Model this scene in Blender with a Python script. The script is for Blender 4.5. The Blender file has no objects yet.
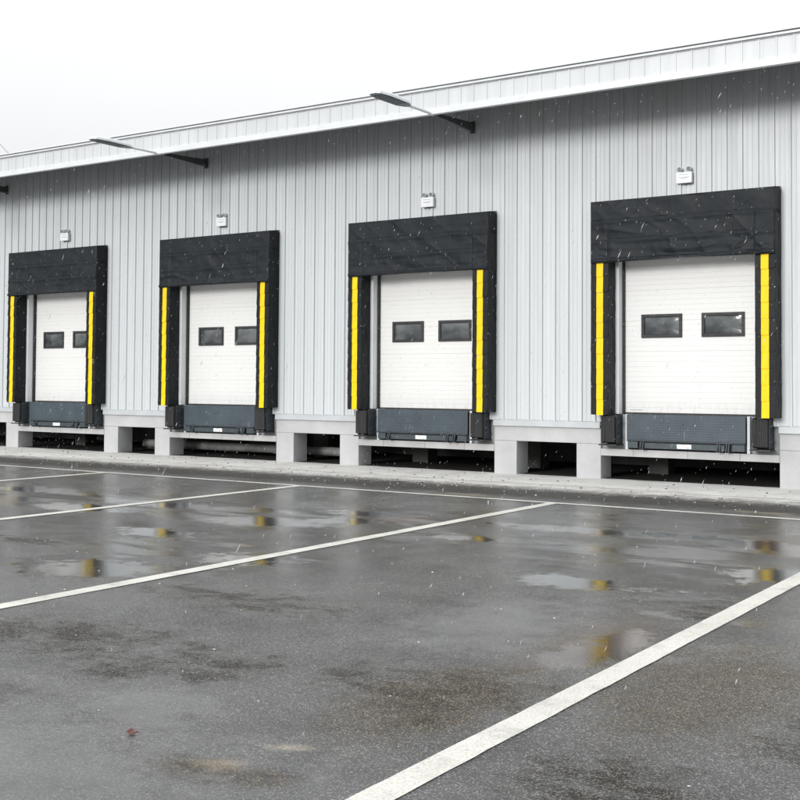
import bpy, math, random
from mathutils import Vector, Matrix, noise
random.seed(7)
R = math.radians
scene = bpy.context.scene
COL = scene.collection
# world: X along the facade, wall plane at y = 0, the yard on the -y side. F = metres in front of the wall -> y = -F
CAM_H = 1.739
BAY_S = 5.499
BAY = [-7.131 - (3 - i) * BAY_S for i in range(4)]      # centre of each dock, left to right
PITCH = 0.275

# ------------------------------------------------------------------ materials
def newmat(name):
    m = bpy.data.materials.new(name); m.use_nodes = True
    nt = m.node_tree
    for n in list(nt.nodes): nt.nodes.remove(n)
    out = nt.nodes.new('ShaderNodeOutputMaterial'); b = nt.nodes.new('ShaderNodeBsdfPrincipled')
    nt.links.new(b.outputs[0], out.inputs[0])
    return m, nt, b
def N(nt, t, **kw):
    n = nt.nodes.new(t)
    for k, v in kw.items():
        if k in n.inputs.keys() if isinstance(k, str) else False: n.inputs[k].default_value = v
        else: setattr(n, k, v)
    return n
def L(nt, a, b): nt.links.new(a, b)
def coords(nt, scale=(1,1,1), loc=(0,0,0), rot=(0,0,0)):
    g = nt.nodes.new('ShaderNodeNewGeometry')
    mp = nt.nodes.new('ShaderNodeMapping'); mp.inputs['Scale'].default_value = scale
    mp.inputs['Location'].default_value = loc; mp.inputs['Rotation'].default_value = rot
    L(nt, g.outputs['Position'], mp.inputs['Vector']); return mp.outputs[0]
def noise_n(nt, vec, scale, detail=3, rough=.5, dist=0):
    n = nt.nodes.new('ShaderNodeTexNoise'); n.inputs['Scale'].default_value = scale
    n.inputs['Detail'].default_value = detail; n.inputs['Roughness'].default_value = rough
    n.inputs['Distortion'].default_value = dist
    L(nt, vec, n.inputs['Vector']); return n.outputs['Fac']
def ramp(nt, fac, stops, interp='LINEAR'):
    r = nt.nodes.new('ShaderNodeValToRGB'); cr = r.color_ramp; cr.interpolation = interp
    while len(cr.elements) < len(stops): cr.elements.new(.5)
    for e, (p, c) in zip(cr.elements, stops):
        e.position = p; e.color = (c, c, c, 1) if isinstance(c, (int, float)) else (*c, 1)
    L(nt, fac, r.inputs[0]); return r.outputs[0]
def mixc(nt, fac, a, b, mode='MIX'):
    m = nt.nodes.new('ShaderNodeMix'); m.data_type = 'RGBA'; m.blend_type = mode
    for ix, v in ((0, fac), (6, a), (7, b)):
        s = m.inputs[ix]
        if isinstance(v, (int, float)): s.default_value = v if ix == 0 else (v, v, v, 1)
        elif isinstance(v, tuple): s.default_value = (*v, 1)
        else: L(nt, v, s)
    return m.outputs[2]
def math_n(nt, op, a, b=0.0, clamp=False):
    m = nt.nodes.new('ShaderNodeMath'); m.operation = op; m.use_clamp = clamp
    for s, v in ((m.inputs[0], a), (m.inputs[1], b)):
        if isinstance(v, (int, float)): s.default_value = v
        else: L(nt, v, s)
    return m.outputs[0]
def bump(nt, b, h, strength=.3, dist=.01):
    n = nt.nodes.new('ShaderNodeBump'); n.inputs['Distance'].default_value = dist
    if isinstance(strength, (int, float)): n.inputs['Strength'].default_value = strength
    else: L(nt, strength, n.inputs['Strength'])
    L(nt, h, n.inputs['Height']); L(nt, n.outputs[0], b.inputs['Normal'])
def setp(b, **k):
    names = dict(col='Base Color', rough='Roughness', metal='Metallic', spec='Specular IOR Level', ior='IOR', coat='Coat Weight', coatr='Coat Roughness', sheen='Sheen Weight')
    for q, v in k.items():
        s = b.inputs[names[q]]
        if isinstance(v, tuple): s.default_value = (*v, 1)
        elif isinstance(v, (int, float)): s.default_value = v
        else: L(b.id_data, v, s)
def simple(name, col, rough=.5, metal=0, var=.15, scale=3, stretch=(1,1,1), spec=.5, bs=0, bscale=40, bdist=.004, obj=False):
    m, nt, b = newmat(name)
    v = coords(nt, stretch)
    f = noise_n(nt, v, scale, 5, .6)
    lo = tuple(c * (1 - var) for c in col); hi = tuple(min(1, c * (1 + var)) for c in col)
    setp(b, col=ramp(nt, f, [(.3, lo), (.7, hi)]), metal=metal, spec=spec)
    f2 = noise_n(nt, v, scale * 4, 3)
    setp(b, rough=ramp(nt, f2, [(.3, max(0, rough - .08)), (.7, min(1, rough + .08))]))
    if bs: bump(nt, b, noise_n(nt, coords(nt), bscale, 4, .6), bs, bdist)
    return m

def mat_wall(name, col, streak=.16):
    m, nt, b = newmat(name)
    v = coords(nt, (6, 6, .35)); f = noise_n(nt, v, 1.6, 6, .65)
    f2 = noise_n(nt, coords(nt, (1,1,.5)), .7, 4, .6)
    pan = noise_n(nt, coords(nt, (1.9,0,.02)), 1.9, 2, .7)
    colv = mixc(nt, ramp(nt, pan, [(.35, 0.), (.65, .5)]), col, tuple(c*.80 for c in col))
    c1 = mixc(nt, ramp(nt, f, [(.35, 0.), (.75, streak)]), colv, tuple(c*.62 for c in col))
    c2 = mixc(nt, ramp(nt, f2, [(.4, 0.), (.8, .18)]), c1, (.48, .47, .44))
    setp(b, col=c2, rough=ramp(nt, f, [(.3, .32), (.7, .5)]), spec=.4)
    bump(nt, b, noise_n(nt, coords(nt, (1,1,.25)), 2.2, 2), .25, .02)
    return m
M = {}
M['wall'] = mat_wall('wall_sheet_paint', (.575, .605, .622), .28)
M['fascia'] = mat_wall('fascia_sheet_paint', (.58, .60, .615), .10)
M['trim'] = simple('trim_paint', (.56, .585, .61), .4, var=.06, scale=2, stretch=(1,1,3))
M['frame'] = simple('frame_paint', (.70, .72, .735), .4, var=.05)
M['flash'] = simple('flashing_paint', (.43, .45, .465), .45, var=.1, scale=2)
M['white_trim'] = simple('white_trim_paint', (.62, .64, .655), .4, var=.06)
M['dark_gap'] = simple('painted_gap_shade', (.30, .31, .32), .6)
M['soffit'] = simple('soffit_steel', (.022, .023, .025), .6, var=.2)  # coloured near black to deepen the shade under the eave
M['bracket'] = simple('bracket_steel', (.07, .072, .075), .5)
M['door'] = None
def mat_door():
    m, nt, b = newmat('door_panel_paint')
    f = noise_n(nt, coords(nt, (3,3,.8)), 1.2, 5, .6)
    g = nt.nodes.new('ShaderNodeNewGeometry'); s = nt.nodes.new('ShaderNodeSeparateXYZ'); L(nt, g.outputs['Position'], s.inputs[0])
    low = nt.nodes.new('ShaderNodeMapRange'); low.inputs[1].default_value = 1.2; low.inputs[2].default_value = 1.5
    low.inputs[3].default_value = .5; low.inputs[4].default_value = 0; L(nt, s.outputs[2], low.inputs[0])
    d = math_n(nt, 'MULTIPLY', low.outputs[0], ramp(nt, noise_n(nt, coords(nt, (8,8,3)), 2, 5, .7), [(.45, 0.), (.7, 1.)]))
    c = mixc(nt, ramp(nt, f, [(.4, 0.), (.8, .12)]), (.68, .68, .67), (.57, .565, .545))
    setp(b, col=mixc(nt, d, c, (.42, .42, .40)), rough=.42, spec=.4)
    bump(nt, b, noise_n(nt, coords(nt), 90, 2), .08, .002)
    return m
M['door'] = mat_door()
M['gasket'] = simple('black_rubber', (.018, .018, .02), .6)
def mat_glass():
    m, nt, b = newmat('dark_window_glazing')
    f = noise_n(nt, coords(nt, (1,1,1.6)), 2.3, 3)
    setp(b, col=ramp(nt, f, [(.35, (.035,.04,.043)), (.65, (.12,.13,.135))]), rough=.09, spec=.75)
    bump(nt, b, noise_n(nt, coords(nt), 5, 2), .35, .01)
    return m
M['glass'] = mat_glass()
def mat_fabric(name, c0, c1, bs):
    m, nt, b = newmat(name)
    f = noise_n(nt, coords(nt, (1.5,1.5,1)), 1.6, 6, .62)
    f3 = noise_n(nt, coords(nt, (1,1,1)), 260, 2)
    col = ramp(nt, f, [(.3, c0), (.72, c1)])
    dust = ramp(nt, noise_n(nt, coords(nt, (2,2,1)), 9, 6, .75), [(.58, 0.), (.78, .25)])
    setp(b, col=mixc(nt, dust, col, (.085,.09,.095)), rough=ramp(nt, f, [(.3, .45), (.7, .62)]), spec=.17)
    h = math_n(nt, 'ADD', noise_n(nt, coords(nt, (1,1,1), rot=(0,.5,0)), 3.2, 3, .5, .3), math_n(nt, 'MULTIPLY', f3, .02))
    bump(nt, b, h, bs, .03)
    return m
M['fabric'] = mat_fabric('header_vinyl_fabric', (.010,.0125,.015), (.021,.025,.030), .6)
M['pad'] = mat_fabric('pad_vinyl_fabric', (.007,.007,.008), (.017,.017,.019), .4)
M['side'] = mat_fabric('side_vinyl_fabric', (.008,.010,.011), (.018,.021,.023), .5)
M['yellow'] = simple('yellow_vinyl_stripe', (.86, .62, .0), .55, var=.05, scale=5, spec=.25)
def mat_yellow():
    m, nt, b = newmat('yellow_vinyl_stripe')
    f = noise_n(nt, coords(nt, (6,6,1)), 2.4, 6, .7)
    g = ramp(nt, noise_n(nt, coords(nt, (3,3,1)), 14, 5, .75), [(.56, 0.), (.74, .6)])
    c = ramp(nt, f, [(.3, (.74,.50,.0)), (.6, (.84,.585,.0))])
    setp(b, col=mixc(nt, g, c, (.38,.26,.03)), rough=.55, spec=.25)
    return m
M['yellow'] = mat_yellow()
M['rubber'] = simple('bumper_rubber', (.020,.020,.021), .75, var=.4, scale=9, stretch=(1,1,.25), bs=.5, bscale=60)
M['steel_dark'] = simple('painted_steel_dark', (.028,.036,.042), .5, var=.3, scale=7)
def mat_tread():
    m, nt, b = newmat('tread_plate_paint')
    # rows of raised lugs, 28 mm apart
    g = nt.nodes.new('ShaderNodeNewGeometry'); s = nt.nodes.new('ShaderNodeSeparateXYZ'); L(nt, g.outputs['Position'], s.inputs[0])
    k = 2*math.pi/.09
    a = math_n(nt, 'SINE', math_n(nt, 'MULTIPLY', math_n(nt,'ADD', s.outputs[0], s.outputs[2]), k))
    c = math_n(nt, 'SINE', math_n(nt, 'MULTIPLY', math_n(nt,'SUBTRACT', s.outputs[0], s.outputs[2]), k))
    lug = ramp(nt, math_n(nt, 'MULTIPLY', a, c), [(.45, 0.), (.75, 1.)])
    f = noise_n(nt, coords(nt, (1,1,1)), 2.4, 5, .65)
    scr = ramp(nt, noise_n(nt, coords(nt, (3.2,1,.55), rot=(0,-.3,0)), 3.1, 4, .7), [(.63, 0.), (.72, .55)])
    base = ramp(nt, f, [(.3, (.022,.034,.046)), (.7, (.040,.060,.075))])
    c1 = mixc(nt, math_n(nt, 'MULTIPLY', lug, .5), base, (.14,.175,.20))
    setp(b, col=mixc(nt, scr, c1, (.22,.24,.25)), rough=.5, spec=.5)
    bump(nt, b, lug, .6, .006)
    return m
M['tread'] = mat_tread()
M['lip'] = simple('lip_steel_paint', (.030,.044,.052), .5, var=.3, scale=8)
M['sticker'] = simple('white_sticker', (.78,.78,.76), .5, var=.03)
M['ink'] = simple('grey_ink', (.30,.31,.33), .6, var=.05)
M['red_ink'] = simple('red_ink', (.55,.10,.06), .6, var=.05)
def mat_conc(name, lo, hi, stain=(.25,.22,.17), sa=.35, sc=1.2):
    m, nt, b = newmat(name)
    v = coords(nt); f = noise_n(nt, v, sc, 7, .65); g = noise_n(nt, v, 45, 4, .7)
    c = ramp(nt, f, [(.3, lo), (.7, hi)])
    c = mixc(nt, ramp(nt, g, [(.3, .16), (.6, 0.)]), c, tuple(x*.5 for x in lo))
    st = ramp(nt, noise_n(nt, coords(nt, loc=(7,3,1)), 1.7, 6, .7), [(.52, 0.), (.75, sa)])
    setp(b, col=mixc(nt, st, c, stain), rough=.75, spec=.3)
    bump(nt, b, math_n(nt,'ADD', g, math_n(nt,'MULTIPLY', f, 2)), .35, .006)
    return m
M['pier'] = mat_conc('painted_concrete', (.40,.405,.41), (.50,.505,.51), (.36,.355,.34), .35)
M['shelf'] = mat_conc('wet_lip_concrete', (.36,.36,.36), (.50,.50,.50), (.28,.28,.28), .5)
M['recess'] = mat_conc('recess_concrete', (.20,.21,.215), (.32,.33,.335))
M['apron'] = mat_conc('apron_concrete', (.58,.57,.545), (.76,.75,.725), (.31,.27,.21), .6, 1.6)
M['soil'] = mat_conc('dark_soil_and_shade', (.014,.013,.012), (.035,.032,.03), (.06,.055,.05), .4, 2.5)
M['crawl'] = mat_conc('shaded_concrete', (.05,.05,.05), (.10,.10,.10))  # near-black tone paints the crawl space shade into the concrete
M['inner'] = mat_conc('shaded_pier_concrete', (.05,.05,.048), (.10,.10,.095))  # pier concrete in a darkened copy, with the underfloor shade in its colour
M['pipe'] = simple('grey_pipe_plastic', (.16,.16,.155), .5, var=.4)
M['lamp'] = simple('lamp_housing_white', (.72,.74,.76), .35, var=.03)
M['lamp_under'] = simple('lamp_underside_grey', (.14,.16,.19), .35, var=.2, scale=20)
M['lens'] = simple('clear_lens_plastic', (.20,.22,.24), .15, var=.1)
M['leaf'] = simple('dry_leaf', (.14,.035,.018), .4, var=.4, scale=60)
M['litter'] = simple('pale_grit', (.55,.53,.48), .8, var=.25, scale=30)
M['flake'] = simple('sleet_ice', (.70,.72,.75), .5, var=.03); M['flake'].node_tree.nodes['Principled BSDF'].inputs['Alpha'].default_value = .55
M['cable'] = simple('grey_wire', (.30,.31,.33), .5)

# paint on the road
def mat_line():
    m, nt, b = newmat('road_line_paint')
    v = coords(nt)
    wear = ramp(nt, noise_n(nt, v, 3.2, 8, .75), [(.50, 0.), (.68, .65)])
    grain = ramp(nt, noise_n(nt, v, 90, 3, .7), [(.36, .55), (.52, 0.)])
    cross = ramp(nt, noise_n(nt, coords(nt, (.7,7,1)), 4, 3, .6), [(.5, 0.), (.8, .25)])
    c = mixc(nt, wear, (.66,.645,.59), (.30,.29,.265)); c = mixc(nt, cross, c, (.50,.49,.45)); c = mixc(nt, grain, c, (.24,.23,.22))
    setp(b, col=c, rough=ramp(nt, noise_n(nt, v, 1.3, 4), [(.35,.28),(.65,.6)]), spec=.45)
    bump(nt, b, noise_n(nt, v, 70, 4, .7), .35, .006)
    return m
M['line'] = mat_line()

PUD = [(-9.5,-8.75,.75,.42,.5,1.5),(-8.7,-8.1,.45,.35,.5,1.5),(-8.9,-7.3,.7,.3,.5,1.5),(-8.4,-12.5,.55,.55,.6,1.6),(-7.6,-11.2,.5,.35,.6,1.6),
       (-3.13,-12.8,.28,.62,.6,1.5),(-3.1,-9.2,.35,.45,.5,1.5),(-3.75,-7.2,.55,.35,.6,1.6),(-12.6,-9.0,.8,.4,.5,1.6),(-15.2,-7.6,.9,.4,.5,1.6),
       (-5.9,-7.2,1.1,.28,.7,1.6),(-4.6,-7.0,.9,.25,.7,1.6),(-12.0,-8.0,1.0,.35,.6,1.6),(-9.8,-10.3,.6,.3,.6,1.6),(-6.6,-8.6,.45,.2,.6,1.6),(-4.4,-10.6,.7,.3,.9,1.6)]
def mat_asphalt():
    m, nt, b = newmat('wet_asphalt')
    v = coords(nt)
    sp = nt.nodes.new('ShaderNodeSeparateXYZ'); L(nt, v, sp.inputs[0])
    fine = noise_n(nt, v, 120, 3, .75)
    vor = nt.nodes.new('ShaderNodeTexVoronoi'); vor.inputs['Scale'].default_value = 150; L(nt, v, vor.inputs['Vector'])
    vcell = nt.nodes.new('ShaderNodeSeparateColor'); L(nt, vor.outputs['Color'], vcell.inputs[0])
    stone = ramp(nt, vcell.outputs[0], [(.0, (.014,.014,.0145)), (.45, (.036,.0355,.035)), (.80, (.070,.069,.067)), (.93, (.24,.235,.23))])
    macro = noise_n(nt, coords(nt, (1,1,1)), .42, 6, .62)
    mid = noise_n(nt, coords(nt, loc=(4,9,0)), 1.9, 6, .68)
    c = mixc(nt, ramp(nt, mid, [(.35, .35), (.65, 0.)]), stone, (.022,.022,.022))
    # spots: ellipses in metres on the ground (x, y, rx, ry) with ragged edges
    wob = noise_n(nt, coords(nt, loc=(1,5,0)), 3.4, 6, .75)
    wob2 = math_n(nt, 'ADD', math_n(nt,'MULTIPLY', noise_n(nt, coords(nt, loc=(11,2,0)), 9, 6, .8), .65), math_n(nt,'MULTIPLY', noise_n(nt, coords(nt, loc=(1,2,0)), 60, 3, .8), .35))
    def spot(x, y, rx, ry, soft=.5, w=1.7, rz=0):
        mp = nt.nodes.new('ShaderNodeMapping'); mp.vector_type = 'TEXTURE'
        mp.inputs['Location'].default_value = (x, y, 0); mp.inputs['Scale'].default_value = (rx, ry, 1); mp.inputs['Rotation'].default_value = (0,0,rz)
        g = nt.nodes.new('ShaderNodeNewGeometry'); L(nt, g.outputs['Position'], mp.inputs[0])
        ln = nt.nodes.new('ShaderNodeVectorMath'); ln.operation = 'LENGTH'; L(nt, mp.outputs[0], ln.inputs[0])
        d = math_n(nt, 'ADD', ln.outputs['Value'], math_n(nt, 'MULTIPLY', math_n(nt, 'SUBTRACT', wob, .5), w*2.2))
        d = math_n(nt, 'ADD', d, math_n(nt, 'MULTIPLY', math_n(nt, 'SUBTRACT', wob2, .5), w))
        mr = nt.nodes.new('ShaderNodeMapRange'); mr.inputs[1].default_value = 1+soft/2; mr.inputs[2].default_value = 1-soft/2
        mr.interpolation_type = 'SMOOTHSTEP'; L(nt, d, mr.inputs[0]); return mr.outputs[0]
    def union(a):
        r = a[0]
        for q in a[1:]: r = math_n(nt, 'MAXIMUM', r, q)
        return r
    # standing water film (mirror like)
    wet = union([spot(-9.2,-8.2,3.4,1.5,.9,.6), spot(-3.9,-8.0,2.7,2.0,.9,.6), spot(-13.5,-8.3,3.6,1.6,.9,.6),
                 spot(-8.6,-11.6,1.9,1.6,.9,.7), spot(-3.2,-12.3,1.1,2.0,.9,.7), spot(-18,-8.5,4,1.6,.9,.6),
                 spot(-11.9,-12,2.4,1.5,.9,.7), spot(-1.2,-11,1.1,2.4,.9,.7), spot(-5.6,-6.0,2.3,.9,.9,.5)])
    brk = ramp(nt, noise_n(nt, coords(nt, (.55,1.5,1), loc=(3,1,0)), 1.15, 5, .6, .4), [(.40, 0.), (.56, 1.)])
    wet = math_n(nt, 'MULTIPLY', wet, brk)
    pud = union([spot(*q) for q in PUD])
    frag = ramp(nt, noise_n(nt, coords(nt, (.8,1.5,1), loc=(2,8,0)), 3.1, 8, .72, .5), [(.40, .0), (.56, 1.)])
    dry = union([spot(-5.15,-14.75,.62,.36,1.0,1.8,.5), spot(-6.45,-14.6,.9,.42,1.0,1.8,.3), spot(-3.95,-14.3,.36,.36,.9,1.6),
                 spot(-3.35,-14.4,.4,.62,.9,1.6), spot(-5.7,-15.9,.5,.3,.9,1.6), spot(-3.68,-16.07,.26,.16,.8,1.8), spot(-3.36,-16.02,.16,.13,.8,1.8),
                 spot(-2.0,-15.3,.4,.35,1.2,1.8), spot(-1.4,-14.0,.3,.6,1.2,1.8), spot(-6.2,-12.9,1.0,.3,1.2,1.8), spot(-3.0,-11.2,.25,.35,1.,1.7), spot(-10.5,-11.6,.9,.2,1.,1.8)])
    dry = math_n(nt, 'MULTIPLY', dry, math_n(nt, 'ADD', math_n(nt,'MULTIPLY', frag, .7), .3))
    brown = union([spot(-3.38,-14.5,.42,.8,.9,.8), spot(-3.68,-16.07,.24,.13,.7,1.0,.4), spot(-3.36,-16.02,.14,.11,.7,1.0), spot(-2.2,-13.4,.5,1.1,1.,1.)])
    tan = union([spot(-3.64,-15.99,.14,.07,1.2,1.6,.4), spot(-3.52,-15.62,.10,.045,1.4,1.6,.4), spot(-4.6,-3.95,.5,.14,.9,1.0), spot(-9.3,-4.1,.6,.12,.9,1.)])
    stripe_reflection = union([spot(-3.35,-7.2,.55,.7,1.0,.6), spot(-3.25,-12.6,.3,.9,1.0,.7), spot(-8.1,-7.6,.4,.5,1.,.6)])  # amber tint painting the yellow stripes' reflections into the ground colour
    c = mixc(nt, math_n(nt,'MULTIPLY', dry, .85), c, mixc(nt, 1.0, stone, (1.0,.94,.82), 'MULTIPLY'))
    c = mixc(nt, math_n(nt,'MULTIPLY', brown, .8), c, mixc(nt, 1.0, stone, (1.1,.9,.64), 'MULTIPLY'))
    c = mixc(nt, math_n(nt,'MULTIPLY', stripe_reflection, .45), c, (.085,.045,.024))
    c = mixc(nt, math_n(nt,'MULTIPLY', tan, math_n(nt,'MULTIPLY', ramp(nt, fine, [(.35,.2),(.6,1.)]), .6)), c, (.46,.39,.29))
    # pale cement dust washed off the apron
    dst = nt.nodes.new('ShaderNodeMapRange'); dst.inputs[1].default_value = -2.95; dst.inputs[2].default_value = -2.15
    L(nt, math_n(nt,'ADD', sp.outputs[1], math_n(nt,'MULTIPLY', math_n(nt,'SUBTRACT', wob, .5), 1.5)), dst.inputs[0])
    dst2 = nt.nodes.new('ShaderNodeMapRange'); dst2.inputs[1].default_value = -4.2; dst2.inputs[2].default_value = -2.4
    L(nt, math_n(nt,'ADD', sp.outputs[1], math_n(nt,'MULTIPLY', math_n(nt,'SUBTRACT', wob, .5), 2.0)), dst2.inputs[0])
    dd2 = math_n(nt, 'MULTIPLY', dst2.outputs[0], ramp(nt, wob2, [(.4, .0), (.62, .6)]))
    c = mixc(nt, dd2, c, (.20,.18,.15))
    dd = math_n(nt, 'MULTIPLY', dst.outputs[0], ramp(nt, wob2, [(.3, .75), (.55, 1.)]))
    c = mixc(nt, dd, c, ramp(nt, mid, [(.3, (.50,.485,.455)), (.6, (.71,.70,.675))]))
    dd = math_n(nt, 'MAXIMUM', dd, dd2)
    # pale tone painting the sky's sheen into the ground, mostly lower left
    sky_sheen = union([spot(-4.6,-17.0,2.0,1.1,1.4,1.4), spot(-7.0,-16.2,1.2,.7,1.4,1.4), spot(-4.1,-12.6,.5,1.0,1.5,1.5), spot(-4.6,-15.5,.35,.3,1.3,1.6)])
    c = mixc(nt, math_n(nt,'MULTIPLY', sky_sheen, .5), c, (.20,.20,.20))
    rr = ramp(nt, macro, [(.38, .10), (.5, .16), (.62, .30)])
    rr = math_n(nt, 'ADD', rr, math_n(nt,'MULTIPLY', math_n(nt,'SUBTRACT', mid, .5), .25))
    rr = mixc(nt, wet, rr, math_n(nt,'MULTIPLY', rr, .6))
    rr = mixc(nt, pud, rr, .085); rr = mixc(nt, sky_sheen, rr, .2)
    rr = mixc(nt, dry, rr, .5); rr = mixc(nt, brown, rr, .34); rr = mixc(nt, math_n(nt,'MAXIMUM', dd, tan), rr, .7)
    strip = nt.nodes.new('ShaderNodeMapRange'); strip.inputs[1].default_value = -4.6; strip.inputs[2].default_value = -3.7
    L(nt, math_n(nt,'ADD', sp.outputs[1], math_n(nt,'MULTIPLY', math_n(nt,'SUBTRACT', wob, .5), 1.2)), strip.inputs[0])
    c = mixc(nt, math_n(nt,'MULTIPLY', math_n(nt,'SUBTRACT', strip.outputs[0], dd, True), .5), c, (.028,.027,.026))
    matte = math_n(nt, 'MAXIMUM', math_n(nt,'MAXIMUM', dry, math_n(nt,'MULTIPLY', brown, .75)), strip.outputs[0])
    sp_ = mixc(nt, matte, mixc(nt, ramp(nt, math_n(nt,'ADD', math_n(nt,'MULTIPLY', mid, .45), math_n(nt,'MULTIPLY', macro, .55)), [(.42, 0.), (.56, 1.)]), .45, 1.0), .12)
    rr = mixc(nt, strip.outputs[0], rr, .55)
    setp(b, col=c, rough=math_n(nt,'MAXIMUM', rr, .04), spec=sp_)
    st = mixc(nt, wet, .32, .09); st = mixc(nt, pud, st, .03); st = mixc(nt, math_n(nt,'MULTIPLY', sky_sheen, .8), st, .6); st = mixc(nt, dry, st, 1.0)
    h = math_n(nt, 'ADD', fine, math_n(nt, 'MULTIPLY', vor.outputs['Distance'], 1.2))
    bump(nt, b, math_n(nt, 'ADD', h, math_n(nt, 'MULTIPLY', mid, .5)), st, .006)
    return m
M['asphalt'] = mat_asphalt()

# ------------------------------------------------------------------ mesh builder
class MB:
    def __init__(s): s.v=[]; s.f=[]; s.mi=[]
    def quad(s, a, b, c, d, mi=0):
        i=len(s.v); s.v += [a,b,c,d]; s.f.append((i,i+1,i+2,i+3)); s.mi.append(mi)
    def poly(s, pts, mi=0):
        i=len(s.v); s.v += list(pts); s.f.append(tuple(range(i,i+len(pts)))); s.mi.append(mi)
    def box(s, x0,x1,y0,y1,z0,z1, mi=0):
        i=len(s.v)
        s.v += [(x0,y0,z0),(x1,y0,z0),(x1,y1,z0),(x0,y1,z0),(x0,y0,z1),(x1,y0,z1),(x1,y1,z1),(x0,y1,z1)]
        for f in ((0,3,2,1),(4,5,6,7),(0,1,5,4),(1,2,6,5),(2,3,7,6),(3,0,4,7)):
            s.f.append(tuple(i+q for q in f)); s.mi.append(mi)
    def prism(s, pts, a, b, axis='x', mi=0):
        # pts: 2D outline; extruded along axis from a to b
        def P(p, t):
            if axis=='x': return (t, p[0], p[1])
            if axis=='y': return (p[0], t, p[1])
            return (p[0], p[1], t)
        n=len(pts); i=len(s.v)
        s.v += [P(p,a) for p in pts]+[P(p,b) for p in pts]
        s.f.append(tuple(i+q for q in range(n))); s.mi.append(mi)
        s.f.append(tuple(i+n+q for q in reversed(range(n)))); s.mi.append(mi)
        for q in range(n):
            r=(q+1)%n; s.f.append((i+q,i+n+q,i+n+r,i+r)); s.mi.append(mi)
    def tube(s, p, q, r, r2=None, n=14, mi=0):
        p=Vector(p); q=Vector(q); r2 = r if r2 is None else r2
        d=(q-p).normalized(); a=d.orthogonal().normalized(); b=d.cross(a); i=len(s.v)
        for k in range(n):
            t=2*math.pi*k/n; o=a*math.cos(t)+b*math.sin(t)
            s.v.append(tuple(p+o*r)); s.v.append(tuple(q+o*r2))
        for k in range(n):
            j=(k+1)%n; s.f.append((i+2*k,i+2*j,i+2*j+1,i+2*k+1)); s.mi.append(mi)
        s.f.append(tuple(i+2*k for k in reversed(range(n)))); s.mi.append(mi)
        s.f.append(tuple(i+2*k+1 for k in range(n))); s.mi.append(mi)
    def build(s, name, mats, parent=None, bevel=0, smooth=False, recalc=True):
        me=bpy.data.meshes.new(name); me.from_pydata([tuple(v) for v in s.v], [], s.f)
        for m in (mats if isinstance(mats,(list,tuple)) else [mats]): me.materials.append(m)
        for p, mi in zip(me.polygons, s.mi): p.material_index=mi; p.use_smooth=smooth
        if recalc:
            import bmesh
            bm=bmesh.new(); bm.from_mesh(me); bmesh.ops.remove_doubles(bm, verts=bm.verts, dist=1e-5)
            bmesh.ops.recalc_face_normals(bm, faces=bm.faces); bm.to_mesh(me); bm.free()
        o=bpy.data.objects.new(name, me); COL.objects.link(o)
        if parent: o.parent=parent
        if bevel:
            b=o.modifiers.new('bevel','BEVEL'); b.width=bevel; b.segments=2; b.limit_method='ANGLE'; b.angle_limit=R(35)
        return o
def empty(name, loc=(0,0,0), rz=0):
    o=bpy.data.objects.new(name,None); COL.objects.link(o); o.location=loc; o.rotation_euler=(0,0,rz); o.empty_display_size=.2; return o
def tag(o, label=None, cat=None, group=None, kind=None):
    for k, v in (('label',label),('category',cat),('group',group),('kind',kind)):
        if v: o[k]=v
    return o
def dup(root, loc, label, rz=None):
    r=root.copy(); COL.objects.link(r); r.location=loc; r['label']=label
    if rz is not None: r.rotation_euler=(0,0,rz)
    for ch in list(root.children):
        c=ch.copy(); COL.objects.link(c); c.parent=r
        for g in list(ch.children):
            d=g.copy(); COL.objects.link(d); d.parent=c
    return r
def cells(o, *a): return o

X0, X1 = -46.0, 12.0       # building extent along the facade
OPEN_H = 4.10

# ------------------------------------------------------------------ ground
g=MB(); g.quad((-400,-300,0),(400,-300,0),(400,300,0),(-400,300,0))
o=g.build('asphalt_yard', M['asphalt'], recalc=False); tag(o, kind='structure')
# apron: pale concrete strip along the wall with a ragged front edge
g=MB(); n=700; prev=None
for i in range(n+1):
    x=X0+(X1-X0)*i/n
    base=1.75 + .25*max(0,(x+7.5))/3.5 + (.45*max(0,-x-19)/3)
    base=min(base, 2.7)
    y=-(base + .16*noise.noise(Vector((x*.9,3,0))) + .09*noise.noise(Vector((x*3.1,9,0))) + .05*noise.noise(Vector((x*11,5,0))))
    cur=((x,y,.004),(x,.5,.004))
    if prev: g.quad(prev[0],cur[0],cur[1],prev[1])
    prev=cur
o=g.build('concrete_apron', M['apron'], recalc=False); tag(o, kind='structure')
g=MB(); n=300; prev=None
for i in range(n+1):
    x=X0+(X1-X0)*i/n
    y=-.02+.05*noise.noise(Vector((x*2.1,1,0)))+.05*noise.noise(Vector((x*7.1,4,0)))+.12
    cur=((x,y,.008),(x,9,.008))
    if prev: g.quad(prev[0],cur[0],cur[1],prev[1])
    prev=cur
o=g.build('crawl_space_ground', M['soil'], recalc=False); tag(o, kind='structure')  # soil colour kept near black to paint in the shade under the dock
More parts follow.
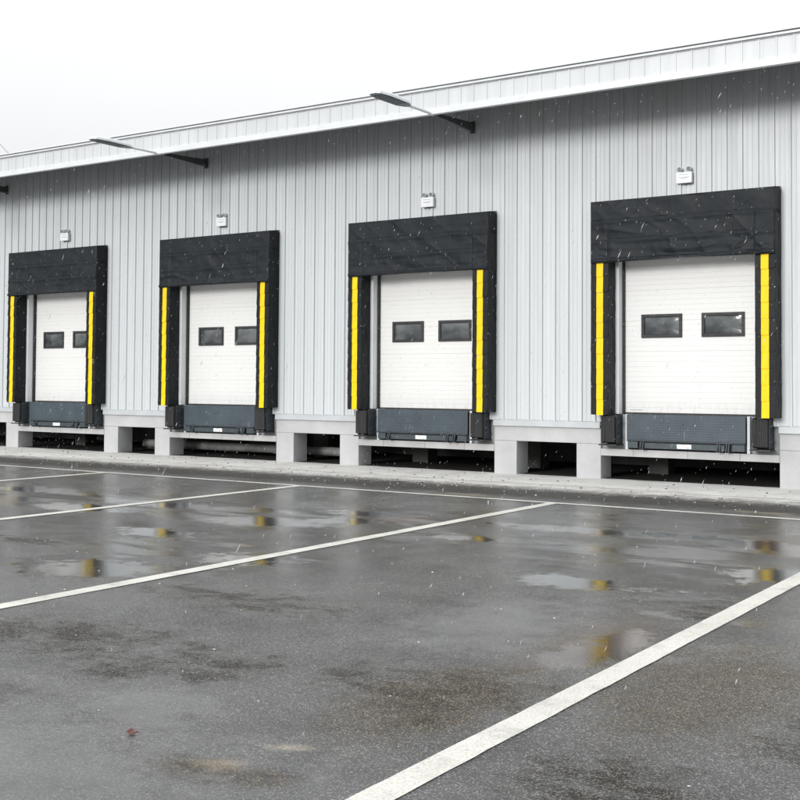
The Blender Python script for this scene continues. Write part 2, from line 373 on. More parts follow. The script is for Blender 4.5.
# painted lines, each its own sheet
def road_line(name, x0,x1,y0,y1, z=.004):
    g=MB(); n=max(2,int(max(x1-x0, y1-y0)/.12)); hor=(x1-x0)>(y1-y0); pr=None
    for i in range(n+1):
        t=i/n
        if hor:
            x=x0+(x1-x0)*t; a=.006*noise.noise(Vector((x*5,y0,1))); b=.006*noise.noise(Vector((x*5,y1,7)))
            cur=((x,y0+a,z),(x,y1+b,z))
        else:
            y=y0+(y1-y0)*t; a=.006*noise.noise(Vector((y*5,x0,1))); b=.006*noise.noise(Vector((y*5,x1,7)))
            cur=((x1+b,y,z),(x0+a,y,z))
        if pr: g.quad(pr[0],cur[0],cur[1],pr[1])
        pr=cur
    o=g.build(name, M['line'], recalc=False); tag(o, kind='structure'); return o
road_line('parking_stop_line', -46, 14, -4.55, -4.42)
for i in range(-1, 6):
    xc=-2.80-4.74*i
    road_line('parking_bay_line', xc-.085, xc+.085, -24, -4.551)

# ------------------------------------------------------------------ warehouse
WH=empty('warehouse_building', (-17,0,0))
tag(WH, 'long grey corrugated metal warehouse raised on concrete piers behind the wet yard', 'building')
def wpart(mb, name, mat, **k):
    o=mb.build(name, mat, **k); o.parent=WH; o.matrix_parent_inverse=Matrix.Translation((17,0,0)); return o
def sub(o, p):
    o.parent=p; return o
def opening(x):
    for c in BAY:
        if c-1.335 < x < c+1.335: return True
    return False
def profile(x0, x1, off, major=(.054,.036,.030), minor=True):
    pts=[]; k0=math.floor((x0-off)/PITCH)-1; k1=math.ceil((x1-off)/PITCH)+1
    bw,tw,h=major
    for k in range(k0,k1):
        c=off+k*PITCH
        pts += [(c-bw/2,0),(c-tw/2,h),(c+tw/2,h),(c+bw/2,0)]
        if minor:
            for q in (.34,.66):
                m=c+q*PITCH; pts += [(m-.014,0),(m-.008,.006),(m+.008,.006),(m+.014,0)]
    pts=[p for p in pts if x0<p[0]<x1]
    return [(x0,0)]+pts+[(x1,0)]
OFF=-5.575
cuts=sorted([c-1.335 for c in BAY]+[c+1.335 for c in BAY]+[X0,X1])
w=MB()
for a,b in zip(cuts[:-1],cuts[1:]):
    pr=profile(a,b,OFF); isop=opening((a+b)/2); z0=OPEN_H if isop else 1.045
    for p,q in zip(pr[:-1],pr[1:]):
        w.quad((p[0],-p[1]-.002,z0),(q[0],-q[1]-.002,z0),(q[0],-q[1]-.002,7.26),(p[0],-p[1]-.002,7.26))
o=wpart(w,'wall_cladding',M['wall'],recalc=False)
tag(o,'corrugated light grey metal wall sheets')
# end and rear of the building, roof
e=MB(); e.box(X0,X0+.1,.02,26,0,7.2); e.box(X1-.1,X1,.02,26,0,7.2); e.box(X0,X1,26,26.1,0,7.2)
wpart(e,'outer_wall',M['wall'])
r=MB(); r.prism([(-1.60,7.335),(13,8.0),(26.3,7.335),(26.3,7.28),(13,7.94),(-1.6,7.28)],X0-.2,X1+.2)
wpart(r,'roof',M['fascia'])
s=MB(); s.box(X0,X1,-1.545,-.04,7.235,7.27)
wpart(s,'eave_soffit',M['soffit'])
f=MB(); pr=profile(X0,X1,-5.63,(.036,.024,.011),False)
for p,q in zip(pr[:-1],pr[1:]):
    f.quad((p[0],-1.6-p[1],6.9),(q[0],-1.6-q[1],6.9),(q[0],-1.6-q[1],7.25),(p[0],-1.6-p[1],7.25))
f.quad((X0,-1.56,6.8),(X1,-1.56,6.8),(X1,-1.56,7.26),(X0,-1.56,7.26))
wpart(f,'eave_fascia',M['fascia'],recalc=False)
f=MB(); f.box(X0,X1,-1.645,-1.55,6.79,6.905); wpart(f,'fascia_bottom_trim',M['white_trim'],bevel=.006)
f=MB(); f.box(X0,X1,-1.64,-1.60,7.262,7.300); f.box(X0,X1,-1.665,-1.60,7.318,7.350)
wpart(f,'roof_edge_trim',M['white_trim'],bevel=.003)
f=MB(); f.box(X0,X1,-1.612,-1.57,7.24,7.335); wpart(f,'roof_edge_shade',M['dark_gap'])  # darker strip painting the shade in the gap below the roof cap
# base flashing, beams, piers, shelves
spans=[(X0,BAY[0]-1.63-BAY_S*3)]
allb=[BAY[0]-BAY_S*k for k in (3,2,1)]+BAY+[BAY[-1]+BAY_S*k for k in (1,2,3)]
for c in allb:
    if c>X1: continue
gaps=[]; prevx=X0
for c in BAY:
    gaps.append((prevx,c-1.63)); prevx=c+1.63
gaps.append((prevx,X1))
for a,c in gaps:
    b=MB(); fl=MB()
    b.box(a,c,0,.45,.645,1.04)
    fl.prism([(-.006,1.06),(-.048,1.045),(-.055,.935),(-.03,.925),(-.03,.935),(-.006,.99)],a,c)
    wpart(b,'grade_beam',M['pier'],bevel=.008)
    wpart(fl,'base_flashing',M['flash'])
pierx=[]
for c in BAY: pierx += [c-1.63-.49, c+1.63]
for k in range(1,8): pierx += [BAY[0]-1.63-.49-k*3.2]
pierx += [BAY[3]+1.63+3.2, BAY[3]+1.63+6.4, BAY[3]+9.8]
for x in pierx:
    p=MB(); p.box(x,x+.49,-.002,.48,-.05,.643); wpart(p,'pier',M['pier'],bevel=.01)
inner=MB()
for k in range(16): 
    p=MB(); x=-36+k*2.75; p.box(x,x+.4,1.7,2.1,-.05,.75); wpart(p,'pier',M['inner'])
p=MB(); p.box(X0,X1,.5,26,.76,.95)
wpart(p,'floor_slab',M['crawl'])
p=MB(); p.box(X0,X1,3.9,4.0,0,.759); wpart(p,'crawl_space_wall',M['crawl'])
pp=MB(); pp.tube((-21.6,1.0,.2),(-15.2,1.0,.2),.10,n=20)
for x in (-20.5,-17.3): pp.tube((x-.07,1.0,.2),(x+.07,1.0,.2),.118,n=20)
wpart(pp,'drain_pipe',M['pipe'],smooth=False)
for c in BAY:
    s=MB(); s.box(c-1.627,c+1.627,-.004,.55,.435,.563)
    for dx in (-1.0,0.02,.95): s.box(c+dx,c+dx+.012,-.0055,.0,.436,.562,1)
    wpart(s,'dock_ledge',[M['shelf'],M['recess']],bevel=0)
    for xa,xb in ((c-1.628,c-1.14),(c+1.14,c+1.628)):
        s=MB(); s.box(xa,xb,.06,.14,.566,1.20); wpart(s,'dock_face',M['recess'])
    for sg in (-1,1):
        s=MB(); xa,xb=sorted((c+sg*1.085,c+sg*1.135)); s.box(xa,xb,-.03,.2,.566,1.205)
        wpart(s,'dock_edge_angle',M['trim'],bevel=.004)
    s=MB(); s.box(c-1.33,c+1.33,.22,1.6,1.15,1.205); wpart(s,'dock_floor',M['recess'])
    # opening frame
    for sg in (-1,1):
        j=MB(); xa,xb=sorted((c+sg*1.262,c+sg*1.334)); j.box(xa,xb,-.03,.25,1.206,OPEN_H)
        wpart(j,'opening_frame',M['frame'],bevel=.004)
    j=MB(); j.box(c-1.262,c+1.262,-.03,.25,OPEN_H-.07,OPEN_H)
    wpart(j,'opening_frame',M['frame'],bevel=.004)
    # sectional door: horizontally ribbed skin
    d=MB(); zs=[]; z=1.235; k=0
    while z < 4.05:
        sec=(k%6==5)
        dep=.008 if sec else .0032
        zs += [(z,.0),(z+.078,.0),(z+.083,dep),(z+.089,dep)]; z+=.0935; k+=1
    pts=[(.21+dy,zz) for zz,dy in zs if zz<4.06]
    x0,x1=c-1.236,c+1.236
    for p_,q_ in zip(pts[:-1],pts[1:]):
        d.quad((x0,p_[0],p_[1]),(x1,p_[0],p_[1]),(x1,q_[0],q_[1]),(x0,q_[0],q_[1]))
    d.box(x0,x1,.226,.26,1.235,4.06)
    door=wpart(d,'sectional_door',M['door'],recalc=False)
    gk=MB(); gk.box(c-1.263,c-1.232,.135,.25,1.206,4.06); gk.box(c+1.232,c+1.263,.135,.25,1.206,4.06)
    gk.box(c-1.236,c+1.236,.185,.25,1.206,1.236)
    sub(gk.build('rubber_seal',M['gasket']),door)
    for cx in (-.53,.60):
        wx0,wx1,wz0,wz1=c+cx-.385,c+cx+.385,2.60,3.03
        fr=MB(); t=.055; yf=.182; yb=.216
        # frame of four mitred rails
        O=[(wx0,wz0),(wx1,wz0),(wx1,wz1),(wx0,wz1)]; I=[(wx0+t,wz0+t),(wx1-t,wz0+t),(wx1-t,wz1-t),(wx0+t,wz1-t)]
        for q in range(4):
            r_=(q+1)%4
            fr.quad((O[q][0],yf,O[q][1]),(O[r_][0],yf,O[r_][1]),(I[r_][0],yf,I[r_][1]),(I[q][0],yf,I[q][1]))
            fr.quad((O[q][0],yb,O[q][1]),(O[r_][0],yb,O[r_][1]),(O[r_][0],yf,O[r_][1]),(O[q][0],yf,O[q][1]))
            fr.quad((I[q][0],yf,I[q][1]),(I[r_][0],yf,I[r_][1]),(I[r_][0],yb,I[r_][1]),(I[q][0],yb,I[q][1]))
        sub(fr.build('window_frame',M['gasket'],bevel=.006),door)
        gl=MB(); nx,nz=16,8; t=.05
        def gp(i,j):
            u=i/nx; v_=j/nz
            bul=.018*(1-(2*u-1)**4)*(1-(2*v_-1)**4)
            return (wx0+t+(wx1-wx0-2*t)*u,.2095-bul*.7,wz0+t+(wz1-wz0-2*t)*v_)
        for i in range(nx):
            for j_ in range(nz): gl.quad(gp(i,j_),gp(i+1,j_),gp(i+1,j_+1),gp(i,j_+1))
        sub(gl.build('window_pane',M['glass'],smooth=True),door)
    if c==BAY[3]:
        tx=MB(); xx=c-1.14
        for k,wd in enumerate((.03,.02,.035,.02,.028,.03,.022)): tx.box(xx,xx+wd*.8,.2075,.2095,1.272,1.29); xx+=wd+.008
        sub(tx.build('printed_mark',M['ink']),door)
for ch in WH.children:
    pass

# ------------------------------------------------------------------ dock seals
DP=.36
def header_mesh(seed, hem):
    mb=MB(); nx,nz=190,64; x0,x1,z0,z1=-1.674,1.674,3.97,5.09
    def dep(x,z):
        P=Vector((x*1.4+seed*13.1,z*1.6,seed*5.3))
        d=.020*noise.noise(P)+.016*noise.noise(Vector((x*2.3+z*3.1+seed*7,z*2.2-x*.9,seed)))
        # sharp diagonal folds
        for a,sc in ((.55,2.1),(-.6,1.7),(1.5,1.3)):
            v=noise.noise(Vector((x*math.cos(a)*sc+z*math.sin(a)*sc*1.8+seed*3,(-x*math.sin(a)+z*math.cos(a))*.8,seed+a)))
            d+=.020*math.exp(-(v/.11)**2)*(.25+.75*min(1,max(0,(5.2-z)/1.1)))*max(0,noise.noise(Vector((x*.9+a,z*.9,seed*2)))+.35)
        for zs_,w_ in ((4.72,.010),(4.37,.010)):
            d-=.012*math.exp(-((z-zs_)/w_)**2); d+=(.014 if z<zs_ else .0)*math.exp(-((z-zs_+.02)/.05)**2)
        for xs in (-1.315,1.315):
            if z<4.72: d-=.022*math.exp(-((x-xs)/.012)**2)
        low=max(0,(4.37-z)/.4)
        d+=.026*low*noise.noise(Vector((x*1.3+seed*3,z*9,2+seed)))
        d+=.03*math.exp(-((z-z0-.03)/.03)**2)
        if abs(x)>1.315 and z<4.72: d+=.012
        edge=min(1,(z1-z)/.03, (x-x0)/.02, (x1-x)/.02)
        return -(DP+d*max(.0,edge))
    def bot(x):
        if abs(x)>1.315: return -.012
        return hem*.5*(1+math.cos(math.pi*x/1.315))*.5 + .006*noise.noise(Vector((x*3,seed,0)))
    V=[[None]*(nz+1) for _ in range(nx+1)]
    for i in range(nx+1):
        x=x0+(x1-x0)*i/nx
        for j in range(nz+1):
            t=j/nz; z=z0+(z1-z0)*t+bot(x)*(1-t)**3
            V[i][j]=len(mb.v); mb.v.append((x,dep(x,z),z))
    for i in range(nx):
        for j in range(nz): mb.f.append((V[i][j],V[i+1][j],V[i+1][j+1],V[i][j+1])); mb.mi.append(0)
    # bottom return, sides and top
    for i in range(nx):
        a=mb.v[V[i][0]]; b=mb.v[V[i+1][0]]
        mb.quad((a[0],-.004,a[2]+.03),(b[0],-.004,b[2]+.03),b,a,0)
        a=mb.v[V[i][nz]]; b=mb.v[V[i+1][nz]]
        mb.quad(a,b,(b[0],-.004,b[2]+.05),(a[0],-.004,a[2]+.05),0)
    for s_,i in ((-1,0),(1,nx)):
        for j in range(nz):
            a=mb.v[V[i][j]]; b=mb.v[V[i][j+1]]
            nseg=6
            for k in range(nseg):
                def q(p,t): 
                    y=p[1]*(1-t)+(-.004)*t
                    bul=s_*(.014*noise.noise(Vector((y*6,p[2]*3,seed+9)))*math.sin(math.pi*t) - (.03*math.exp(-((p[2]-4.70)/.03)**2))*math.sin(math.pi*t))
                    return (p[0]+bul,y,p[2])
                mb.quad(q(a,k/nseg),q(a,(k+1)/nseg),q(b,(k+1)/nseg),q(b,k/nseg),1)
    return mb
ZB=1.195; ZT=3.985
def pad_mesh(side, seed):
    """foam pad with overlapping pleats; outer at |dx|=1.674, inner 1.32"""
    xa,xb=(-1.674,-1.325) if side<0 else (1.325,1.674)
    mb=MB(); core=DP-.014
    # wrinkled side faces
    n=70; m=8
    for X,mi in ((xa,1),(xb,1)):
        sg=1 if X==xb else -1
        def sp(j,k):
            z=ZB+(ZT-ZB)*j/n; t=k/m; y=-.004-(core-.004)*t
            a=.014*noise.noise(Vector((t*3+seed,z*4,X)))+.010*noise.noise(Vector((t*5,z*11+seed,X*2)))
            return (X+sg*(a*math.sin(math.pi*min(1,t+.1)) -.004),y,z)
        for j in range(n):
            for k in range(m): mb.quad(sp(j,k),sp(j+1,k),sp(j+1,k+1),sp(j,k+1),mi)
    mb.quad((xa,-core,ZB),(xb,-core,ZB),(xb,-core,ZT),(xa,-core,ZT),0)
    mb.quad((xa,-core,ZB),(xb,-core,ZB),(xb,-.004,ZB),(xa,-.004,ZB),1)
    # pleats
    H=(ZT-ZB)/10; rnd=random.Random(seed)
    st=MB()
    for k in range(10):
        zt=ZB+(k+1)*H+.02; zb=ZB+k*H+rnd.uniform(-.006,.006)
        yt=-(core+.004); yb=-(DP+.002+rnd.uniform(-.004,.005))
        skew=rnd.uniform(-.006,.006); rad=.06; th=.008
        out=[(xa+.002,zt),(xa+.002,zb+rad)]
        for q in range(1,6):
            a=math.pi/2*q/6; out.append((xa+.002+rad*(1-math.cos(a)),zb+rad*(1-math.sin(a))))
        for q in range(1,6):
            a=math.pi/2*(1-q/6); out.append((xb-.002-rad*(1-math.cos(a)),zb+rad*(1-math.sin(a))))
        out += [(xb-.002,zb+rad),(xb-.002,zt)]
        def Y(x,z):
            t=(zt-z)/(zt-zb); return yt+(yb-yt)*(t**.8)+skew*(x-(xa+xb)/2)/.17*t
        fr=[(x,Y(x,z),z) for x,z in out]; bk=[(x,Y(x,z)+th,z) for x,z in out]
        # split pleat into front rows for gentle curvature
        mb.poly(fr,0); mb.poly(list(reversed(bk)),0)
        for q in range(len(out)):
            r_=(q+1)%len(out); mb.quad(fr[q],bk[q],bk[r_],fr[r_],2)
        # sides of pleat returning to the core
        xs0,xs1=sorted((side*1.43,side*1.56)); jx=rnd.uniform(-.0015,.0015)
        rows=4
        for q in range(rows):
            za=zt-.02-(zt-.02-zb+.002)*q/rows; zc=zt-.02-(zt-.02-zb+.002)*(q+1)/rows
            st.quad((xs0+jx,Y(xs0,zc)-.004,zc),(xs1+jx,Y(xs1,zc)-.004,zc),(xs1+jx,Y(xs1,za)-.004,za),(xs0+jx,Y(xs0,za)-.004,za))
        zc=zb; st.quad((xs0+jx,Y(xs0,zc)+.008,zc-.002),(xs1+jx,Y(xs1,zc)+.008,zc-.002),(xs1+jx,Y(xs1,zc)-.004,zc-.002),(xs0+jx,Y(xs0,zc)-.004,zc-.002))
    return mb, st
seal_labels=[
 'leftmost black dock seal with yellow stripes, beside the left edge',
 'second black dock seal from the left, with yellow stripes around its door',
 'third black dock seal from the left, with wrinkled hood and yellow stripes',
 'largest black dock seal with yellow stripes, rightmost of the four']
for i,c in enumerate(BAY):
    t=empty('dock_seal',(c,0,0)); tag(t,seal_labels[i],'dock seal','black dock seals with yellow stripes around the loading doors')
    h=header_mesh(i+1,[.0,.012,.02,.03][i]).build('header_curtain',[M['fabric'],M['side']],t,smooth=True,recalc=False)
    for s_ in (-1,1):
        pm,st=pad_mesh(s_, i*10+s_+3)
        p=pm.build('side_pad',[M['pad'],M['side'],M['pad']],t,recalc=False)
        sub(st.build('yellow_stripe',M['yellow'],recalc=False),p)

# ------------------------------------------------------------------ dock levelers and bumpers
wh=['at the leftmost door','at the second door from the left','at the third door from the left','at the rightmost door']
lv=None
for i,c in enumerate(BAY):
    lab='blue grey steel leveler plate '+wh[i]
    if lv is None:
        t=empty('dock_leveler',(c,0,0)); tag(t,lab,'dock leveler','dock levelers below the white doors'); lv=t
        m=MB(); m.box(-1.08,1.08,-.10,-.07,.745,1.195); m.box(-1.08,1.08,-.07,.9,1.17,1.204); m.tube((-.03,-.103,1.04),(-.03,-.098,1.04),.014,mi=1)
        m.build('lip_plate',[M['tread'],M['gasket']],t,bevel=.003)
        m=MB(); m.box(-1.08,1.08,-.055,-.02,.59,.744); m.build('front_frame',M['steel_dark'],t)
        m=MB()
        m.box(-1.05,-.86,-.125,-.056,.60,.715); m.box(-.74,.72,-.115,-.056,.60,.70); m.box(.86,1.07,-.12,-.056,.60,.715)
        m.box(-1.075,1.075,-.112,-.056,.722,.742)
        m.build('lip_rail',M['lip'],t,bevel=.004)
        for x in (-.80,.60,.76):
            m=MB(); m.prism([(-.05,.575),(-.16,.575),(-.165,.62),(-.13,.70),(-.10,.775),(-.05,.775)],x-.012,x+.012)
            m.prism([(-.05,.575),(-.16,.575),(-.165,.62),(-.13,.70),(-.10,.775),(-.05,.775)],x+.03,x+.054)
            m.build('lip_keeper',M['steel_dark'],t)
        m=MB(); m.tube((-1.07,-.118,.735),(1.07,-.118,.735),.014,n=10); m.build('hinge_bar',M['steel_dark'],t)
        m=MB(); m.box(-.13,.13,-.1185,-.116,.615,.69,0)
        m.box(-.06,.02,-.1195,-.118,.672,.682,1); m.box(-.10,.10,-.1195,-.118,.651,.657,1); m.box(-.10,.07,-.1195,-.118,.638,.643,1); m.box(.04,.10,-.1195,-.118,.624,.634,1)
        m.build('warning_sticker',[M['sticker'],M['ink']],t)
        for sg in (-1,1):
            m=MB(); m.box(sg*1.0-.02,sg*1.0+.02,-.02,.3,.59,1.15)
            m.build('support_leg',M['steel_dark'],t)
    else: dup(lv,(c,0,0),lab)
bp=None
for i,c in enumerate(BAY):
    for s_ in (-1,1):
        lab='black rubber bumper '+('left' if s_<0 else 'right')+' of the leveler '+wh[i]
        if bp is None:
            t=empty('dock_bumper',(c+s_*1.375,0,.67)); tag(t,lab,'dock bumper','black rubber dock bumpers below the seals'); bp=t
            m=MB(); rnd=random.Random(3); n=13
            for k in range(n):
                x=-.128+.256*k/n; m.box(x,x+.256/n-.0012,-.285+rnd.uniform(-.006,.006),-.012,.03+rnd.uniform(-.003,.003),.50+rnd.uniform(-.004,.006))
            m.build('rubber_block',M['rubber'],t,bevel=.003)
            for sg in (-1,1):
                m=MB(); xa,xb=sorted((sg*.131,sg*.143)); m.box(xa,xb,-.20,.055,.0,.52)
                for z in (.10,.36):
                    xa,xb=sorted((sg*.143,sg*.162)); m.box(xa,xb,-.17,-.06,z,z+.045)
                m.build('steel_angle',M['steel_dark'],t,bevel=.003)
            m=MB(); m.box(-.17,.17,-.30,.055,-.035,-.012); m.build('base_plate',M['gasket'],t)
            m=MB(); m.box(-.15,.15,.03,.058,-.01,.53); m.build('back_plate',M['steel_dark'],t)
            for z in (.13,.39):
                m=MB(); m.tube((-.172,-.11,z+.02),(.172,-.11,z+.02),.012,n=8)
                m.build('tie_rod',M['steel_dark'],t)
        else: dup(bp,(c+s_*1.375,0,.67),lab)

# ------------------------------------------------------------------ emergency lights on the wall
emx=[-23.47,-18.12,-12.52,-7.13]; em=None
for i,x in enumerate(emx):
    lab='white twin head light on the wall above the '+['leftmost seal','second seal from the left','third seal from the left','rightmost seal'][i]
    if em is None:
        t=empty('emergency_light',(x,-.03,5.33)); tag(t,lab,'wall light','white twin head emergency lights above the docks'); em=t
        m=MB(); m.box(-.145,.145,-.075,.0,.0,.20); m.build('battery_case',M['lamp'],t,bevel=.008)
        m=MB()
        for z,w_ in ((.15,.09),(.10,.10),(.085,.06)): m.box(-w_,w_,-.0765,-.0752,z,z+.007)
        m.build('printed_mark',M['ink'],t)
        for dx in (-.085,.085):
            m=MB(); m.tube((dx,-.035,.20),(dx,-.035,.235),.014,n=10)
            m.tube((dx,-.0,.262),(dx,-.075,.25),.038,.047,n=18)
            hd=m.build('lamp_head',M['lamp'],t,bevel=.003)
            m=MB(); m.tube((dx,-.0745,.25),(dx,-.085,.248),.040,.036,n=18); sub(m.build('lens',M['lens']),hd)
        for dx in (-.0,.08):
            m=MB(); m.box(dx-.02,dx+.02,-.06,-.03,-.012,.0); m.build('cable_gland',M['gasket'],t)
    else: dup(em,(x,-.03,5.33),lab)

# ------------------------------------------------------------------ lamps on long arms under the eave
lmx=[-25.85,-18.66,-11.5]; lm=None
for i,x in enumerate(lmx):
    lab=['floodlight on an arm under the eave, cut off by the left edge','flat white floodlight on a long arm above the wall between the two left docks','flat white floodlight on a long arm, rightmost, upper left of the third dock'][i]
    if lm is None:
        t=empty('wall_lamp',(x,0,6.83)); tag(t,lab,'street lamp','white floodlights on long arms under the eave'); lm=t
        # dark bracket from wall to eave edge
        m=MB(); m.prism([(-.03,.10),(-.03,-.06),(-.12,-.06),(-1.50,-.03),(-1.56,.0),(-1.50,.025),(-.2,.10)],-.03,.03)
        m.box(-.05,.05,-.034,-.028,-.10,.14)
        m.build('wall_bracket',M['bracket'],t,bevel=.004)
        m=MB(); m.tube((0,-1.50,-.005),(0,-2.46,-.012),.028,n=16); m.tube((0,-1.56,-.005),(0,-1.66,-.005),.042,n=16); m.build('arm',M['lamp'],t,bevel=.003)
        # head: long tapered slab, white on top and sides, dark lens underneath
        out=[(-.055,-2.36),(.055,-2.36),(.15,-2.55),(.165,-3.20),(.12,-3.46),(.04,-3.52),(-.04,-3.52),(-.12,-3.46),(-.165,-3.20),(-.15,-2.55)]
        m=MB(); n=len(out); i0=len(m.v)
        lv_=[(1.0,-.035),(1.0,.0),(.93,.03),(.75,.045)]
        cy=-2.95
        for sc,z in lv_:
            for px,py in out: m.v.append((px*sc,cy+(py-cy)*sc,z))
        for l in range(len(lv_)-1):
            for q in range(n):
                r_=(q+1)%n; a=i0+l*n; m.f.append((a+q,a+r_,a+n+r_,a+n+q)); m.mi.append(0)
        m.f.append(tuple(i0+(len(lv_)-1)*n+q for q in range(n))); m.mi.append(0)
        m.f.append(tuple(i0+q for q in reversed(range(n)))); m.mi.append(0)
        hd=m.build('lamp_head',M['lamp'],t)
        m=MB(); m.poly([(px*.93,cy+(py-cy)*.97,-.0375) for px,py in out])
        for k in range(9):
            m.box(-.12,.12,-3.35+k*.085,-3.35+k*.085+.05,-.046,-.039)
        sub(m.build('lens_panel',M['lamp_under']),hd)
    else: dup(lm,(x,0,6.83),lab)

# thin lightning wire rising beyond the roof edge at far left
m=MB(); m.tube((-23.93,-1.5,7.40),(-24.70,-1.5,8.02),.012,n=8); m.tube((-23.93,-1.5,7.33),(-23.93,-1.5,7.42),.022,n=8)
o=m.build('roof_wire',M['cable']); tag(o,'thin slanting grey wire rising from the roof edge at far left','wire')

# ------------------------------------------------------------------ leaf and litter
m=MB(); rnd=random.Random(11)
def leaf(name, x, y, s, rz, label):
    mb=MB(); n=10; A=[];B=[];Cn=[]
    for k in range(n+1):
        t=k/n; w_=math.sin(math.pi*t**.8)*.42*(1+.25*math.sin(k*2.3)); curl=.35*abs(2*t-1)**2
        Cn.append((t-.5,0,.03+curl*.4)); A.append((t-.5,w_,.10+curl*.5+.05*math.sin(k*1.7))); B.append((t-.5,-w_,.12+curl*.4))
    for k in range(n):
        mb.quad(Cn[k],Cn[k+1],A[k+1],A[k]); mb.quad(B[k],B[k+1],Cn[k+1],Cn[k])
    mb.tube((.5,0,.2),(.75,.08,.1),.02,n=6)
    mb.v=[(a*s,b*s,c*s) for a,b,c in mb.v]
    o=mb.build(name,M['leaf'],smooth=True); o.location=(x,y,.004); o.rotation_euler=(0,0,rz)
    so=o.modifiers.new('thick','SOLIDIFY'); so.thickness=.002
    return tag(o,label,'leaf',None)
leaf('dry_leaf',-4.28,-15.90,.055,.6,'small reddish brown curled leaf on the wet asphalt, lower left')
leaf('dry_leaf',-4.33,-15.86,.032,2.2,'tiny reddish leaf scrap touching the larger leaf, lower left')
def grit(name, N_, fn, smin, smax, mat, label, cat):
    mb=MB(); r=random.Random(5)
    for _ in range(N_):
        x,y=fn(r); s=smin+(smax-smin)*r.random()**3; a=r.random()*6.28; 
        pts=[]
        for k in range(5):
            t=a+k*6.283/5; q=s*(.6+.6*r.random()); pts.append((x+q*math.cos(t)*1.3,y+q*math.sin(t)))
        h=s*(.3+.4*r.random()); i=len(mb.v)
        mb.v += [(p[0],p[1],.006) for p in pts]+[(x,y,.006+h)]
        for k in range(5): mb.f.append((i+k,i+(k+1)%5,i+5)); mb.mi.append(0)
    o=mb.build(name,mat,recalc=False); return tag(o,label,cat,kind='stuff')
def f_edge(r):
    return (r.uniform(-30,2), -2.1-abs(r.gauss(0,.75)))
grit('loose_grit',1500,f_edge,.004,.018,M['litter'],'pale grit scattered along the front edge of the concrete apron','grit')
def f_yard(r):
    return (r.uniform(-22,2), r.uniform(-16.5,-4.6))
grit('yard_grit',420,f_yard,.003,.012,M['litter'],'tiny pale specks scattered over the wet asphalt','grit')
def f_dark(r):
    return (r.uniform(-30,2), r.uniform(-3.6,-.3))
grit('dark_debris',900,f_dark,.005,.028,M['soil'],'dark crumbs of soil lying on the concrete apron','debris')

# falling sleet: small wet clumps caught in the air
mb=MB(); r=random.Random(21)
for _ in range(11500):
    x=r.uniform(-26,2); y=r.uniform(-17.5,-.7); z=r.uniform(.2,7.0)
    if z>2.2+(y+17.5)*.33: continue
    yaw=R(33.478); dx,dy=x,y+20
    depth=-dx*math.sin(yaw)+dy*math.cos(yaw)
    if depth<4.0: continue
    s=.0014+.003*r.random()**2; ln=r.uniform(.006,.019)*(1 if r.random()<.85 else 1.5)
    d=Vector((.42+r.gauss(0,.12),r.gauss(0,.1),1)).normalized(); a=d.orthogonal().normalized(); b=d.cross(a); P=Vector((x,y,z)); i=len(mb.v)
    k3=[a,(-a+b*1.7)*.5,(-a-b*1.7)*.5]
    mb.v += [tuple(P+d*ln)]+[tuple(P+q*s) for q in k3]+[tuple(P-d*ln)]
    for q in range(3):
        w_=(q+1)%3; mb.f.append((i,i+1+q,i+1+w_)); mb.f.append((i+4,i+1+w_,i+1+q)); mb.mi+=[0,0]
o=mb.build('falling_sleet',M['flake'],recalc=False); tag(o,'fine white sleet falling through the air in front of the docks','sleet',kind='stuff')

# ------------------------------------------------------------------ camera
cam=bpy.data.cameras.new('camera'); co=bpy.data.objects.new('camera',cam); COL.objects.link(co)
cam.sensor_width=36; cam.lens=1160.845/800*36; cam.shift_y=-(400-345.678)/800; cam.clip_end=2000; cam.clip_start=.05
co.matrix_world=Matrix.Translation((0,-20,CAM_H)) @ Matrix.Rotation(R(33.478),4,'Z') @ Matrix.Rotation(R(91.867),4,'X') @ Matrix.Rotation(R(.339),4,'Z')
scene.camera=co

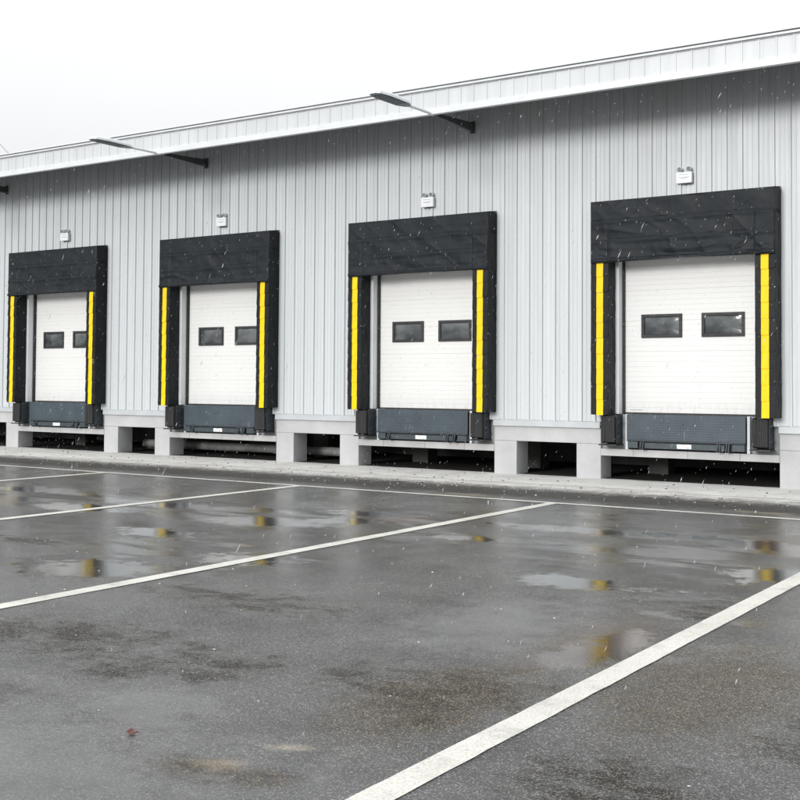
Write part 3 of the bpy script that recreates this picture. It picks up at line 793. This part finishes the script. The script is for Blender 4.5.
# ------------------------------------------------------------------ light
SUN_EL, SUN_AZ = 13.5, -6.0     # sun behind the camera; azimuth off the wall normal, to the left
sd=bpy.data.lights.new('overcast_sun','SUN'); sd.energy=1.25; sd.angle=R(15); sd.color=(1,.985,.96)
so=bpy.data.objects.new('overcast_sun',sd); COL.objects.link(so)
dirv=Vector((math.sin(R(SUN_AZ))*math.cos(R(SUN_EL)),-math.cos(R(SUN_AZ))*math.cos(R(SUN_EL)),math.sin(R(SUN_EL))))  # towards the sun
so.rotation_euler=dirv.to_track_quat('Z','Y').to_euler()
w=bpy.data.worlds.new('World'); scene.world=w; w.use_nodes=True; nt=w.node_tree
for n in list(nt.nodes): nt.nodes.remove(n)
out=nt.nodes.new('ShaderNodeOutputWorld'); bg=nt.nodes.new('ShaderNodeBackground'); sky=nt.nodes.new('ShaderNodeTexSky')
sky.sky_type='NISHITA'; sky.sun_disc=False; sky.sun_elevation=R(SUN_EL); sky.sun_rotation=R(180+SUN_AZ)
sky.air_density=1; sky.dust_density=5; sky.ozone_density=1
hs=nt.nodes.new('ShaderNodeHueSaturation'); hs.inputs['Saturation'].default_value=.15; L(nt,sky.outputs[0],hs.inputs['Color'])
tc=nt.nodes.new('ShaderNodeTexCoord'); sx=nt.nodes.new('ShaderNodeSeparateXYZ'); L(nt,tc.outputs['Generated'],sx.inputs[0])
lum=math_n(nt,'ADD',math_n(nt,'MULTIPLY',math_n(nt,'MAXIMUM',sx.outputs[2],0.0),2/3),1/3)       # standard overcast sky
cl=noise_n(nt,tc.outputs['Generated'],2.2,4,.5)
lum=math_n(nt,'MULTIPLY',lum,ramp(nt,cl,[(.3,.93),(.7,1.)]))
ov=mixc(nt,1.0,(13.4,13.65,13.9),lum,'MULTIPLY')
mx=mixc(nt,.88,hs.outputs[0],ov)
bg.inputs['Strength'].default_value=.1
L(nt,mx,bg.inputs['Color']); L(nt,bg.outputs[0],out.inputs[0])
scene.view_settings.view_transform='Standard'; scene.view_settings.look='None'; scene.view_settings.gamma=1; scene.view_settings.use_curve_mapping=False
scene.view_settings.exposure=.72
scene.render.resolution_x=1024; scene.render.resolution_y=1024
scene.render.engine='CYCLES'
try: scene.cycles.max_bounces=8
except Exception: pass
